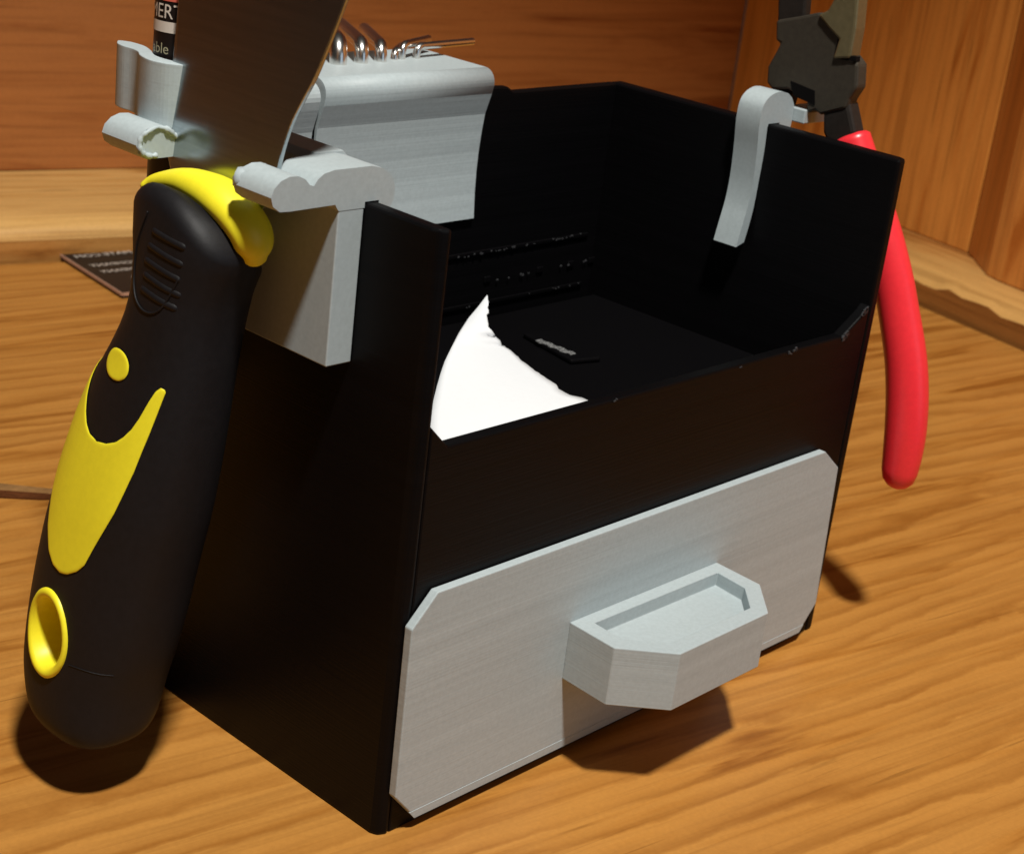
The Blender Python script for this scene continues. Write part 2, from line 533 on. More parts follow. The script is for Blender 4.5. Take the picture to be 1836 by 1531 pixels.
# low pad on the compartment floor with a glossy highlight painted on as a pale streak
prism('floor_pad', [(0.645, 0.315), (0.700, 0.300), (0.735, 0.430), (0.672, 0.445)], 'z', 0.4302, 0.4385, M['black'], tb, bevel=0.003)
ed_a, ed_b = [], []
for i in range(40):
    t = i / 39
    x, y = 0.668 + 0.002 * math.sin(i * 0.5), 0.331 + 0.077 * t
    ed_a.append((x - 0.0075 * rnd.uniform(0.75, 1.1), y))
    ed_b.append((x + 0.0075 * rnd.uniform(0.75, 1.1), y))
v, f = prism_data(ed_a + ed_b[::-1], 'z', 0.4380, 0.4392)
M['highlight'] = plain('painted_highlight', (0.13, 0.13, 0.13), 0.6, grain=0.8, gscale=1500)
mk('highlight_streak', v, f, M['highlight'], tb)

# drawer front with its pull
yf = -0.0139
pf = [(0.0511, 0.0190), (0.0115, 0.0640), (0.0088, 0.3058), (0.0480, 0.3465), (0.8990, 0.3485), (0.9480, 0.3105), (0.9640, 0.0617), (0.9267, 0.0187)]
df = prism('drawer_front', pf, 'y', yf, -0.0010, M['grey'], tb, bevel=0.0016)
prism('brim', [(0.0500, 0.0186), (0.0400, 0.0305), (0.9360, 0.0305), (0.9270, 0.0186)], 'y', yf - 0.0005, yf + 0.002, M['grey'], df)
HO = [(0.3156, yf + .0004), (0.3115, -0.0965), (0.3745, -0.1597), (0.5787, -0.1580), (0.6437, -0.0963), (0.6477, yf + .0004)]
HI = [(0.3435, -0.0346), (0.3400, -0.0860), (0.3860, -0.1330), (0.5690, -0.1330), (0.6140, -0.0900), (0.6205, -0.0360)]
zb, zt, zr = 0.1359, 0.2236, 0.2020
n = 6
v = [(*p, zb) for p in HO] + [(*p, zt) for p in HO] + [(*p, zt) for p in HI] + [(*p, zr) for p in HI]
f = [tuple(range(6))[::-1]] + [(i, (i + 1) % n, n + (i + 1) % n, n + i) for i in range(n)]
f += [(n + i, n + (i + 1) % n, 2 * n + (i + 1) % n, 2 * n + i) for i in range(n)]
f += [(2 * n + i, 2 * n + (i + 1) % n, 3 * n + (i + 1) % n, 3 * n + i) for i in range(n)]
f += [tuple(range(18, 24))]
mk('drawer_pull', v, f, M['grey'], df, bevel=0.0015)

# ------------------------------------------------------------------ grey holder hooked over the left wall (carries the knife)
kh = thing('tool_holder', (-0.02, 0.28, 0.606), 'grey printed two-pronged holder hooked over the left rim, gripping the putty knife', 'tool holder')
def arc(cx, cz, r, a0, a1, k):
    return [(cx + r * math.cos(math.radians(a0 + (a1 - a0) * i / k)), cz + r * math.sin(math.radians(a0 + (a1 - a0) * i / k))) for i in range(k + 1)]
# prong profile in x-z: round nose, little notch, bridge over the rim, short inner lip
prof = []
prof += [(-0.0005, 0.8062), (0.0215, 0.8062), (0.0215, 0.796), (0.040, 0.796)]
prof += [(0.0450, 0.806), (0.0455, 0.818), (0.042, 0.829), (0.034, 0.838), (0.022, 0.8445), (0.006, 0.848)]
prof += [(-0.051, 0.848), (-0.066, 0.845), (-0.075, 0.839), (-0.080, 0.832), (-0.086, 0.834), (-0.093, 0.841)]
prof += [(-0.103, 0.8455), (-0.116, 0.846), (-0.128, 0.842), (-0.137, 0.834), (-0.1405, 0.824), (-0.137, 0.814), (-0.127, 0.807)]
prof += [(-0.113, 0.8062), (-0.046, 0.8072), (-0.041, 0.800), (-0.0395, 0.7990), (-0.0005, 0.7990)]
v1, f1 = prism_data(prof, 'y', 0.125, 0.192)
mk('prong', v1, f1, M['grey_hooks'], kh, smooth_angle=38)
v1, f1 = prism_data(prof, 'y', 0.377, 0.448)
mk('prong', v1, f1, M['grey_hooks'], kh, smooth_angle=38)
box('plate', -0.040, -0.0008, 0.1254, 0.4476, 0.609, 0.8045, M['grey_hooks'], kh, bevel=0.0016)
prism('bridge', [(-0.030, 0.8060), (0.0210, 0.8060), (0.0210, 0.800), (0.038, 0.800), (0.036, 0.835), (0.020, 0.850), (-0.022, 0.850), (-0.030, 0.842)],
      'y', 0.1921, 0.3769, M['grey_hooks'], kh, bevel=0.0016)
# little blobs where the printed noses are rough
def blob(name, c, r, mat, parent, sq=(1, 1, 1)):
    rr = random.Random(hash(c) % 1000)
    bm = bmesh.new()
    bmesh.ops.create_icosphere(bm, subdivisions=2, radius=1)
    vs = [tuple(c[i] + q.co[i] * r * sq[i] * (1 + 0.18 * math.sin(9 * q.co.x + 7 * q.co.y + 5 * q.co.z)) for i in range(3)) for q in bm.verts]
    fs = [tuple(x.index for x in q.verts) for q in bm.faces]
    bm.free()
    return mk(name, vs, fs, mat, parent, smooth=True)
blob('rough_end', (-0.128, 0.190, 0.829), 0.014, M['grey_hooks'], kh, (0.9, 0.8, 1.0))
blob('rough_end', (-0.106, 0.190, 0.835), 0.011, M['grey_hooks'], kh, (1.4, 0.7, 0.9))
blob('rough_end', (-0.058, 0.396, 0.852), 0.012, M['grey_hooks'], kh, (1.2, 1.1, 0.9))
# torn rim of filament round the end of the far prong
rj = random.Random(5)
rim = [(x, z) for x, z in prof if x < -0.075 and z < 0.85]
cxr, czr = sum(p[0] for p in rim) / len(rim), sum(p[1] for p in rim) / len(rim)
pth = catmull([(cxr + (x - cxr) * rj.uniform(0.80, 0.95), 0.3768 + rj.uniform(-0.002, 0.001), czr + (z - czr) * rj.uniform(0.80, 0.95)) for x, z in rim], 3)
tube('torn_rim', pth, [rj.uniform(0.0022, 0.0046) for _ in pth], M['grey_hooks'], kh, n=8)

# ------------------------------------------------------------------ putty knife
pk = thing('putty_knife', (-0.17, 0.37, 0.03), 'putty knife with black and yellow grip hanging blade up beside the box', 'putty knife')
SEC = [(.044, -.1800, .030, .3660, .030), (.047, -.1798, .045, .3660, .048), (.055, -.1790, .058, .3670, .061), (.066, -.1780, .068, .3700, .070), (.085, -.1765, .0760, .3750, .0790),
       (.13, -.1720, .0808, .3785, .0903), (.18, -.1670, .0821, .3745, .0991), (.23, -.1620, .0835, .3686, .1025), (.28, -.1570, .0832, .3627, .1042),
       (.33, -.1520, .0819, .3556, .1060), (.38, -.1470, .0805, .3465, .1055), (.43, -.1420, .0779, .3379, .1026), (.48, -.1370, .0744, .3290, .0985),
       (.53, -.1320, .0703, .3186, .0911), (.58, -.1270, .0658, .3041, .0794), (.63, -.1220, .0636, .2916, .0700), (.68, -.1170, .0630, .2853, .0720),
       (.73, -.1120, .0649, .2828, .0860), (.76, -.1090, .0660, .2828, .0898), (.80, -.1050, .0660, .2828, .0898)]
def sec(z):
    if z <= SEC[0][0]:
        return SEC[0][1:]
    for a, b in zip(SEC, SEC[1:]):
        if z <= b[0]:
            t = (z - a[0]) / (b[0] - a[0])
            return tuple(p + (q - p) * t for p, q in zip(a[1:], b[1:]))
    return SEC[-1][1:]
EXP = 2.6
def ring_at(z, scale=1.0, nn=56, zfun=None, shrink=1.0):
    out = []
    for i in range(nn):
        t = 2 * math.pi * i / nn
        c, s = math.cos(t), math.sin(t)
        zz = z
        for _ in range(4 if zfun else 1):
            cx, rx, cy, ry = sec(zz)
            x0 = cx + rx * scale * math.copysign(abs(c) ** (2 / EXP), c)
            y0 = cy + ry * scale * math.copysign(abs(s) ** (2 / EXP), s)
            x, y = cx + (x0 - cx) * shrink, cy + (y0 - cy) * shrink
            if zfun:
                zz = 0.5 * zz + 0.5 * zfun(x0, y0)
        out.append((x, y, z if zfun is None else zfun(x, y)))
    return out
# smooth the section table by resampling it with a spline
dense = catmull(SEC, 3)
SEC = dense
def zlip(x, y):                      # upper limit of the rubber: high on the outer face, low on the side next to the box
    a = 0.800 - 5.0 * (y - 0.305) ** 2
    b = 0.752 - 1.0 * (x + 0.10)
    k = 0.012
    z = 0.5 * (a + b - math.sqrt((a - b) ** 2 + k * k))
    return 0.5 * (z + 0.700 + math.sqrt((z - 0.700) ** 2 + 0.0001))
rings = [ring_at(s[0]) for s in SEC if s[0] < 0.665]
RT = 0.024
for q in (0.0, 0.3, 0.6, 1.0):
    rings.append(ring_at(0.67 + q * 0.08, 1.0, zfun=lambda x, y, q=q: 0.67 + q * (zlip(x, y) - RT - 0.67)))
for e in (15, 30, 45, 60, 75, 90):
    a = math.radians(e)
    sh = 1 - RT / 0.078 * (1 - math.cos(a))
    rings.append(ring_at(0.75, 1.0, shrink=sh, zfun=lambda x, y, a=a: zlip(x, y) - RT + RT * math.sin(a)))
for sh, dz in ((0.55, 0.001), (0.3, 0.001)):
    rings.append(ring_at(0.75, 1.0, shrink=sh, zfun=lambda x, y, dz=dz: zlip(x, y) + dz))
vv, ff = loft_data(rings)
grip = mk('grip', vv, ff, M['rubber'], pk, smooth=True)
# yellow core showing above the rubber
def core_ring(z, k, cx=-0.098, rx=0.042, cy=0.2900, ry=0.0740, nn=48):
    out = []
    for i in range(nn):
        t = 2 * math.pi * i / nn
        c, s = math.cos(t), math.sin(t)
        y = cy + ry * k * math.copysign(abs(s) ** (2 / 2.4), s)
        out.append((cx + rx * k * math.copysign(abs(c) ** (2 / 2.4), c), y, z))
    return out
cr = [core_ring(0.66, 0.74), core_ring(0.70, 0.86), core_ring(0.73, 0.955), core_ring(0.75, 0.995)]
for e in (10, 25, 40, 55, 70, 82, 89):
    cr.append(core_ring(0.750 + 0.040 * math.sin(math.radians(e)), math.cos(math.radians(e)) ** 0.72))
vv, ff = loft_data(cr)
mk('core', vv, ff, M['yellow'], pk, smooth=True)
cc = [(-0.13, 0.3733, 0.7755), (-0.118, 0.355, 0.7885), (-0.112, 0.3144, 0.8), (-0.108, 0.2769, 0.8022), (-0.105, 0.2435, 0.7963), (-0.102, 0.218, 0.782), (-0.098, 0.2028, 0.763), (-0.094, 0.1978, 0.7452), (-0.092, 0.1981, 0.7328)]
cc = [(x - 0.006, y + a, z - b - 0.001) for (x, y, z), a, b in zip(cc, (0, 0, 0.001, 0.003, 0.004, 0.003, 0, 0, 0), (0.002, 0.003, 0.005, 0.007, 0.006, 0.003, 0, 0, 0))]
cw = [0.0065, 0.0100, 0.0158, 0.0205, 0.0235, 0.0230, 0.0220, 0.0195, 0.0130]
cc[0] = tuple(a + (b - a) * 0.35 for a, b in zip(cc[0], cc[1]))
cpath = catmull(cc, 4)
crad = [q[0] for q in catmull([(q,) for q in cw], 4)]
tube('collar', cpath, crad, M['yellow'], pk, n=24, flat=1.25)
# blade
def bx(z):
    return -0.080 + 0.10 * (z - 0.84)
BL = [(0.235, 0.740), (0.200, 0.790)] + catmull([(0.187, 0.815), (0.184, 0.850), (0.176, 0.886), (0.163, 0.916), (0.147, 0.948), (0.132, 0.990), (0.117, 1.038), (0.085, 1.15), (0.055, 1.30)], 4) + [(0.055, 1.36),
      (0.485, 1.36), (0.478, 1.30), (0.44, 1.15), (0.412, 1.04), (0.406, 0.988), (0.402, 0.917), (0.396, 0.854), (0.391, 0.809), (0.380, 0.790), (0.340, 0.740)]
th = 0.0030
v = [(bx(z) - th, y, z) for y, z in BL] + [(bx(z) + th, y, z) for y, z in BL]
m_ = len(BL)
f = [tuple(range(m_)), tuple(range(m_, 2 * m_))[::-1]] + [(i, (i + 1) % m_, m_ + (i + 1) % m_, m_ + i) for i in range(m_)]
mk('blade', v, f, M['steel'], pk, bevel=0.0012)
# things laid on the outer skin of the grip
def skin(y, z, lift):
    cx, rx, cy, ry = sec(z)
    d = max(-0.985, min(0.985, (y - cy) / ry))
    s = (1 - abs(d) ** EXP) ** (1 / EXP)
    x = cx - rx * s
    nx, ny = -(s ** (EXP - 1)) / rx, math.copysign(abs(d) ** (EXP - 1), d) / ry
    l = math.hypot(nx, ny)
    return (x + nx / l * lift, cy + ry * d + ny / l * lift, z)
def inside_spans(poly, z):
    xs = []
    for (y0, z0), (y1, z1) in zip(poly, poly[1:] + poly[:1]):
        if (z0 - z) * (z1 - z) < 0:
            xs.append(y0 + (y1 - y0) * (z - z0) / (z1 - z0))
    xs.sort()
    return list(zip(xs[::2], xs[1::2]))
def edge_dist(p, poly):
    best = 9
    for (ax, ay), (bx_, by_) in zip(poly, poly[1:] + poly[:1]):
        dx, dy = bx_ - ax, by_ - ay
        L = dx * dx + dy * dy
        t = 0 if L == 0 else max(0, min(1, ((p[0] - ax) * dx + (p[1] - ay) * dy) / L))
        best = min(best, math.hypot(p[0] - ax - t * dx, p[1] - ay - t * dy))
    return best
def skin_patch(name, poly, mat, parent, lift=0.0022, rows=70, colsn=10, outline=None):
    outline = outline or poly
    """a thin curved plate following the grip, outlined by poly in (y, z)"""
    z0, z1 = min(p[1] for p in poly), max(p[1] for p in poly)
    zs = [z0 + (z1 - z0) * (0.35 * (0.5 - 0.5 * math.cos(math.pi * i / rows)) + 0.65 * i / rows) for i in range(rows + 1)]
    v, f = [], []
    prev = []
    for z in zs:
        z = min(max(z + 1.3e-6, z0 + 1e-5), z1 - 1e-5)
        cur = []
        for a, b in inside_spans(poly, z):
            k = len(v)
            for j in range(colsn + 1):
                t = 0.5 - 0.5 * math.cos(math.pi * j / colsn)
                yy = a + (b - a) * t
                e = min(1.0, edge_dist((yy, z), outline) / 0.003)
                v.append(skin(yy, z, lift * (0.5 + 0.5 * math.sqrt(e))))
            cur.append((a, b, k))
        for a, b, k in cur:
            for c, d, l in prev:
                if min(b, d) > max(a, c):
                    for j in range(colsn):
                        f.append((l + j, l + j + 1, k + j + 1, k + j))
        prev = cur
    return mk(name, v, f, mat, parent, smooth=True)
outl = [(.402, .575), (.412, .540), (.420, .500), (.4225, .460), (.4225, .420), (.418, .375), (.408, .335), (.394, .307), (.379, .294), (.363, .290), (.349, .293), (.331, .304), (.320, .316), (.308, .344), (.294, .375),
        (.285, .396), (.276, .424), (.267, .455), (.261, .482), (.256, .504), (.251, .529), (.247, .550), (.245, .560), (.247, .564), (.250, .5645)]
inn = [(.255, .559), (.261, .545), (.270, .521), (.278, .505), (.288, .492), (.298, .483), (.315, .475), (.332, .473), (.348, .476), (.359, .485), (.367, .497), (.376, .516), (.383, .538), (.389, .560), (.393, .577)]
U_poly = outl + inn
# the U shape is built as three patches that share their seams: body, near arm, far arm
body = [p for p in outl if p[1] <= 0.4722 and p[0] < 0.5]
zcut = 0.4725
def cut_y(seq, z):
    for (y0, z0), (y1, z1) in zip(seq, seq[1:]):
        if (z0 - z) * (z1 - z) <= 0 and z0 != z1:
            return y0 + (y1 - y0) * (z - z0) / (z1 - z0)
ylf = cut_y(outl[:8], zcut)
ynr = cut_y(outl[10:], zcut)
bod = [(ylf, zcut)] + [p for p in outl[:10] if p[1] < zcut] + [p for p in outl[10:] if p[1] < zcut] + [(ynr, zcut)]
dense_in = [(p[0], max(p[1], zcut)) for p in inn]
near = [(ynr, zcut)] + [p for p in outl[10:] if p[1] > zcut] + [p for p in dense_in if p[0] <= 0.332] + [(0.332, zcut)]
far = [(ylf, zcut)] + [p for p in outl[:8] if p[1] > zcut][::-1] + [p for p in dense_in if p[0] >= 0.332][::-1] + [(0.332, zcut)]
def merge_patches(name, polys, mat, parent):
    objs = [skin_patch(name, p, mat, parent, rows=r, outline=U_poly, colsn=24) for p, r in polys]
    bm = bmesh.new()
    for o in objs:
        bm.from_mesh(o.data)
    bmesh.ops.remove_doubles(bm, verts=bm.verts, dist=1e-6)
    bmesh.ops.recalc_face_normals(bm, faces=bm.faces)
    me = objs[0].data
    bm.to_mesh(me)
    bm.free()
    for p in me.polygons:
        p.use_smooth = True
    for o in objs[1:]:
        bpy.data.objects.remove(o)
    return objs[0]
merge_patches('grip_inlay', [(bod, 60), (near, 40), (far, 40)], M['yellow'], grip)
skin_patch('grip_dot', [(0.3235 + 0.0245 * math.cos(t), 0.5715 + 0.0190 * math.sin(t)) for t in [2 * math.pi * i / 40 for i in range(40)]], M['yellow'], grip, rows=24)
# hanging hole: raised yellow ring and a tapering liner
ry0, rz0 = 0.377, 0.202
def ell(k, a=0.0430, b=0.0600, nn=40):
    return [(ry0 + a * k * math.cos(2 * math.pi * i / nn), rz0 + b * k * math.sin(2 * math.pi * i / nn)) for i in range(nn)]
rings = []
for k, lift in ((1.00, -0.002), (0.99, 0.0020), (0.94, 0.0042), (0.86, 0.0042), (0.79, 0.0010)):
    rings.append([skin(y, z, lift) for y, z in ell(k)])
for k, dep in ((0.70, 0.022), (0.62, 0.045), (0.56, 0.075)):
    rings.append([(skin(ry0, rz0, 0)[0] + dep, y, z) for y, z in ell(k)])
vv, ff = loft_data(rings, cap0=False, cap1=True)
hole = mk('hanging_ring', vv, ff, M['yellow'], grip, smooth=True)
# cut the grip open for the ring
cv, cf = loft_data([[(-0.30, y, z) for y, z in ell(0.93)], [(-0.262, y, z) for y, z in ell(0.93)], [(-0.155, y, z) for y, z in ell(0.72)]])
cut = bmesh.new()
off = base_of(pk)
me_c = bpy.data.meshes.new('cutter')
me_c.from_pydata([Vector(q) * U - off for q in cv], [], cf)
cut.from_mesh(me_c)
bmesh.ops.recalc_face_normals(cut, faces=cut.faces)
cut.to_mesh(me_c)
cut.free()
co = bpy.data.objects.new('cutter', me_c)
col.objects.link(co)
co.parent = pk
md = grip.modifiers.new('hole', 'BOOLEAN')
md.operation = 'DIFFERENCE'
md.solver = 'EXACT'
md.object = co
bpy.context.view_layer.update()
dg = bpy.context.evaluated_depsgraph_get()
new = bpy.data.meshes.new_from_object(grip.evaluated_get(dg))
grip.modifiers.clear()
grip.data = new
bpy.data.objects.remove(co)
for p in new.polygons:
    p.use_smooth = True
new.set_sharp_from_angle(angle=math.radians(50))
# thumb rest: raised rim and five soft bars
tr = [(0.303, .765), (.321, .721), (.323, .685), (.312, .660), (.288, .648), (.262, .658), (.241, .700)]
pts = [skin(y, min(z, 0.77), 0.0004) for y, z in catmull(tr, 6)]
tube('thumb_rim', pts, [0.0014] * len(pts), M['rubber'], grip, n=8)
for (ya, za), (yb, zb2) in (((.296, .708), (.243, .700)), ((.296, .690), (.241, .681)), ((.298, .672), (.245, .664)), ((.292, .727), (.240, .719)), ((.286, .746), (.238, .740))):
    pts = [skin(ya + (yb - ya) * t / 8, za + (zb2 - za) * t / 8, -0.0042) for t in range(9)]
    tube('thumb_bar', pts, [0.0062] * 9, M['rubber'], grip, n=12)
# thin mould seam round the lower grip
pts = [skin(0.36 - 0.075 * t / 10, 0.172 + 0.006 * math.sin(t / 10 * 3), 0.0002) for t in range(4, 11)]
tube('mould_line', pts, [0.0007] * len(pts), M['rubber'], grip, n=6)

# the knife hangs a little away from the box at its lower end
def lean(o):
    for ch in o.children:
        if ch.type == 'MESH':
            for q in ch.data.vertices:
                wt = max(0.0, (0.80 - (q.co.z / U + 0.03)) / 0.70)
                q.co += Vector((-0.029, -0.042, 0.030)) * (U * wt)
        lean(ch)
lean(pk)

# ------------------------------------------------------------------ marker and its holder
mh = thing('marker_holder', (-0.04, 0.47, 0.845), 'grey printed sleeve with a wavy rim holding the black marker, left of the blade', 'marker holder')
outer = catmull([(-0.064, 0.532), (-0.074, 0.518), (-0.078, 0.501), (-0.0765, 0.483), (-0.080, 0.466), (-0.0905, 0.447), (-0.097, 0.424), (-0.096, 0.407), (-0.088, 0.390), (-0.066, 0.376), (-0.03, 0.370)], 4)
inner_ = catmull([(-0.024, 0.382), (-0.052, 0.388), (-0.070, 0.402), (-0.0745, 0.424), (-0.0715, 0.444), (-0.060, 0.466), (-0.051, 0.490), (-0.050, 0.506), (-0.052, 0.520), (-0.058, 0.530)], 4)
prism('sleeve', outer + inner_, 'z', 0.838, 0.916, M['grey'], mh, bevel=0.001)
box('tab', -0.030, 0.040, 0.460, 0.540, 0.8075, 0.858, M['grey'], mh, bevel=0.002)
prism('inner_lip', [(0.0215, 0.74), (0.036, 0.735), (0.046, 0.80), (0.0402, 0.858), (0.0402, 0.8074), (0.0215, 0.8074)], 'y', 0.460, 0.540, M['grey'], mh, bevel=0.002)

mk_ = thing('marker', (-0.036, 0.442, 0.50), 'black marker with cream lettering standing in the grey sleeve behind the putty knife blade', 'marker')
MX, MY, MR = -0.036, 0.442, 0.033
tilt = (0.010, 0.0)
def cyl(name, z0, z1, r, mat, parent, taper=1.0, nn=36):
    rings = []
    for z, k in ((z0, 0.9), (z0 + 0.004, 1.0), (z1 - 0.004, taper), (z1, taper * 0.92)):
        rings.append([(MX + tilt[0] * (z - 0.8) + r * k * math.cos(2 * math.pi * i / nn), MY + r * k * math.sin(2 * math.pi * i / nn), z) for i in range(nn)])
    v, f = loft_data(rings)
    return mk(name, v, f, mat, parent, smooth_angle=40)
cyl('barrel', 0.50, 1.22, MR, M['barrel'], mk_)
cyl('cap', 1.2201, 1.34, MR * 1.06, M['print_red'], mk_)
def on_barrel(vs, zc, ang0, lift=0.0006):
    out = []
    for a, b in vs:
        th_ = ang0 + a / MR
        z = zc + b
        out.append((MX + tilt[0] * (z - 0.8) + (MR + lift) * math.cos(th_), MY + (MR + lift) * math.sin(th_), z))
    return out
def band(name, z0, z1, mat, a0=0, a1=360, slope=0.0, nn=40):
    v, f = [], []
    for i in range(nn + 1):
        a = math.radians(a0 + (a1 - a0) * i / nn)
        for zz in (z0, z1):
            v += on_barrel([((a) * MR, 0)], zz, 0.0, 0.0005)
        if i:
            k = 2 * i
            f.append((k - 2, k, k + 1, k - 1))
    return mk(name, v, f, mat, mk_, smooth=True)
face = math.radians(213)              # side of the barrel that looks at the camera
def lettering(body, size, zc, mat, ang, sx=1.0):
    vs, fs = text_mesh(body, size, 'LEFT')
    vs = [(a * sx, b) for a, b in vs]
    return mk('lettering', on_barrel(vs, zc, ang, 0.0008), fs, mat, mk_)
lettering('MERT', 0.0245, 0.9615, M['print'], math.radians(146), 0.86)
band('label_band', 0.9445, 0.9575, M['print'])
lettering('able', 0.0185, 0.9190, M['print_green'], math.radians(160), 0.95)
band('red_band', 0.9820, 1.03, M['print_red'], 188, 330)

# ------------------------------------------------------------------ hex key holder on the back wall
bh = thing('key_holder', (0.47, 0.63, 0.604), 'grey printed hook-over holder on the back rim with hex keys standing in its top', 'tool holder')
FL = [(0.5560, 0.604), (0.5600, 0.645), (0.5615, 0.678), (0.5615, 0.712), (0.5595, 0.745), (0.5565, 0.774), (0.5465, 0.8080)]
nfl = len(FL)
FL += [(0.5435 + 0.0225 - 0.0225 * math.cos(math.radians(a)), 0.8235 + 0.0225 * math.sin(math.radians(a))) for a in (-8, 8, 22, 36, 50, 63, 76, 88)]
profb = FL + [(0.715, 0.8462), (0.715, 0.62), (D + 0.0015, 0.62), (D + 0.0015, 0.808), (D - 0.0175, 0.808), (D - 0.0175, 0.613), (0.5622, 0.604)]
v, f = prism_data(profb, 'x', 0.298, 0.6445)
o = mk('body', v, f, M['grey'], bh)
for p in o.data.polygons:
    zc = p.center.z / U + 0.604
    yc = p.center.y / U + 0.63
    p.use_smooth = len(p.vertices) == 4 and yc < 0.568 and zc > 0.812
# second narrower hook left of it
prism('side_clip', [(y + 0.004, z - 0.006) for y, z in FL] + [(D - 0.018, 0.838), (D - 0.018, 0.61), (0.560, 0.598)], 'x', 0.205, 0.2925, M['grey'], bh, bevel=0.002)

def hex_key(x, y, r, rise, arm, direction, label, tiltz=0.0):
    k = thing('hex_key', (x, y, 0.8465), label, 'hex key', 'hex keys standing in the grey holder')
    d = Vector((*direction, tiltz)).normalized()
    br = r * 1.9
    p0 = Vector((x, y, 0.80))
    top = Vector((x, y, 0.8465 + rise))
    path = [p0, Vector((x, y, 0.8465)), top - Vector((0, 0, br))]
    for q in (18, 36, 54, 72, 90):
        a = math.radians(q)
        path.append(top - Vector((0, 0, br)) + Vector((0, 0, 1)) * br * math.sin(a) + d * br * (1 - math.cos(a)))
    path.append(path[-1] + d * arm)
    v, f = tube_data(path, [r] * len(path), n=12, flat_dir=Vector((-d.y, d.x, 0.0)), round_ends=False)
    mk('rod', v, f, M['chrome'], k, smooth_angle=50)
    return k
away = (0.53, 0.85)
hex_key(0.402, 0.640, 0.0135, 0.031, 0.16, (0.50, 0.86), 'thickest chrome hex key, closest to the putty knife blade')
hex_key(0.448, 0.640, 0.0110, 0.027, 0.15, (0.50, 0.86), 'second thickest chrome hex key with a bright glint, right of the thickest one')
hex_key(0.489, 0.641, 0.0098, 0.023, 0.13, (0.52, 0.85), 'medium chrome hex key with a bright glint, third from the blade')
hex_key(0.524, 0.648, 0.0060, 0.012, 0.05, (0.8, 0.6), 'shortest chrome hex key, a stub next to the medium key')
hex_key(0.539, 0.648, 0.0065, 0.021, 0.085, (0.93, 0.37), 'thin chrome hex key with a bent arm, second from the right end of the holder')
hex_key(0.571, 0.648, 0.0060, 0.018, 0.13, (0.99, 0.12), 'thinnest chrome hex key whose long arm points right, at the right end of the holder')

# ------------------------------------------------------------------ paper in the compartment
pl = [(0.614, 0.479, 0.500), (0.580, 0.464, 0.490), (0.541, 0.446, 0.4825), (0.491, 0.416, 0.4755), (0.441, 0.382, 0.470), (0.400, 0.353, 0.4655), (0.366, 0.326, 0.462), (0.330, 0.296, 0.459), (0.295, 0.266, 0.4565), (0.258, 0.234, 0.454), (0.225, 0.202, 0.452),
      (0.17, 0.14, 0.446), (0.12, 0.06, 0.440), (0.10, 0.025, 0.437)]
pr_ = [(0.614, 0.479, 0.500), (0.600, 0.464, 0.497), (0.588, 0.450, 0.493), (0.571, 0.436, 0.489), (0.556, 0.421, 0.485), (0.5475, 0.409, 0.481), (0.5430, 0.398, 0.477), (0.5455, 0.394, 0.4725), (0.5535, 0.398, 0.4665), (0.5560, 0.394, 0.462), (0.5550, 0.387, 0.4565), (0.5660, 0.388, 0.450),
       (0.5610, 0.366, 0.450), (0.546, 0.336, 0.450), (0.539, 0.321, 0.450), (0.530, 0.293, 0.450), (0.519, 0.263, 0.450), (0.516, 0.246, 0.450), (0.510, 0.228, 0.450), (0.498, 0.204, 0.450), (0.498, 0.190, 0.4495), (0.507, 0.178, 0.449), (0.508, 0.162, 0.4485), (0.499, 0.137, 0.447), (0.49, 0.09, 0.443), (0.47, 0.025, 0.437)]
def resample(p, n):
    L = [0]
    for a, b in zip(p, p[1:]):
        L.append(L[-1] + (Vector(a) - Vector(b)).length)
    out = []
    for i in range(n):
        s = L[-1] * i / (n - 1)
        for j in range(len(p) - 1):
            if s <= L[j + 1] + 1e-9:
                t = (s - L[j]) / (L[j + 1] - L[j])
                out.append(tuple(Vector(p[j]).lerp(Vector(p[j + 1]), t)))
                break
    return out
NR, NC = 64, 14
la, ra = resample(pl, NR), resample(pr_, NR)
v, f = [], []
for i in range(NR):
    for j in range(NC + 1):
        t = j / NC
        p = Vector(la[i]).lerp(Vector(ra[i]), t)
        p.z += 0.010 * math.sin(math.pi * t) * (i / NR) * (1 - i / NR) * 2
        if j == NC and 0 < i < NR - 1:
            p += Vector((rnd.uniform(-.002, .002), rnd.uniform(-.002, .002), 0))
        v.append(tuple(p))
for i in range(NR - 1):
    for j in range(NC):
        k = i * (NC + 1) + j
        f.append((k, k + 1, k + NC + 2, k + NC + 1))
off_v = Vector((0.3, 0.2, 0.437))
pp = mk('paper', [tuple(Vector(q) - off_v) for q in v], f, M['paper'], None, smooth=True)
pp.location = off_v * U
sm = pp.modifiers.new('thickness', 'SOLIDIFY')
sm.thickness = 0.0002
tag(pp, 'torn piece of white paper lying inside the black box', 'paper')

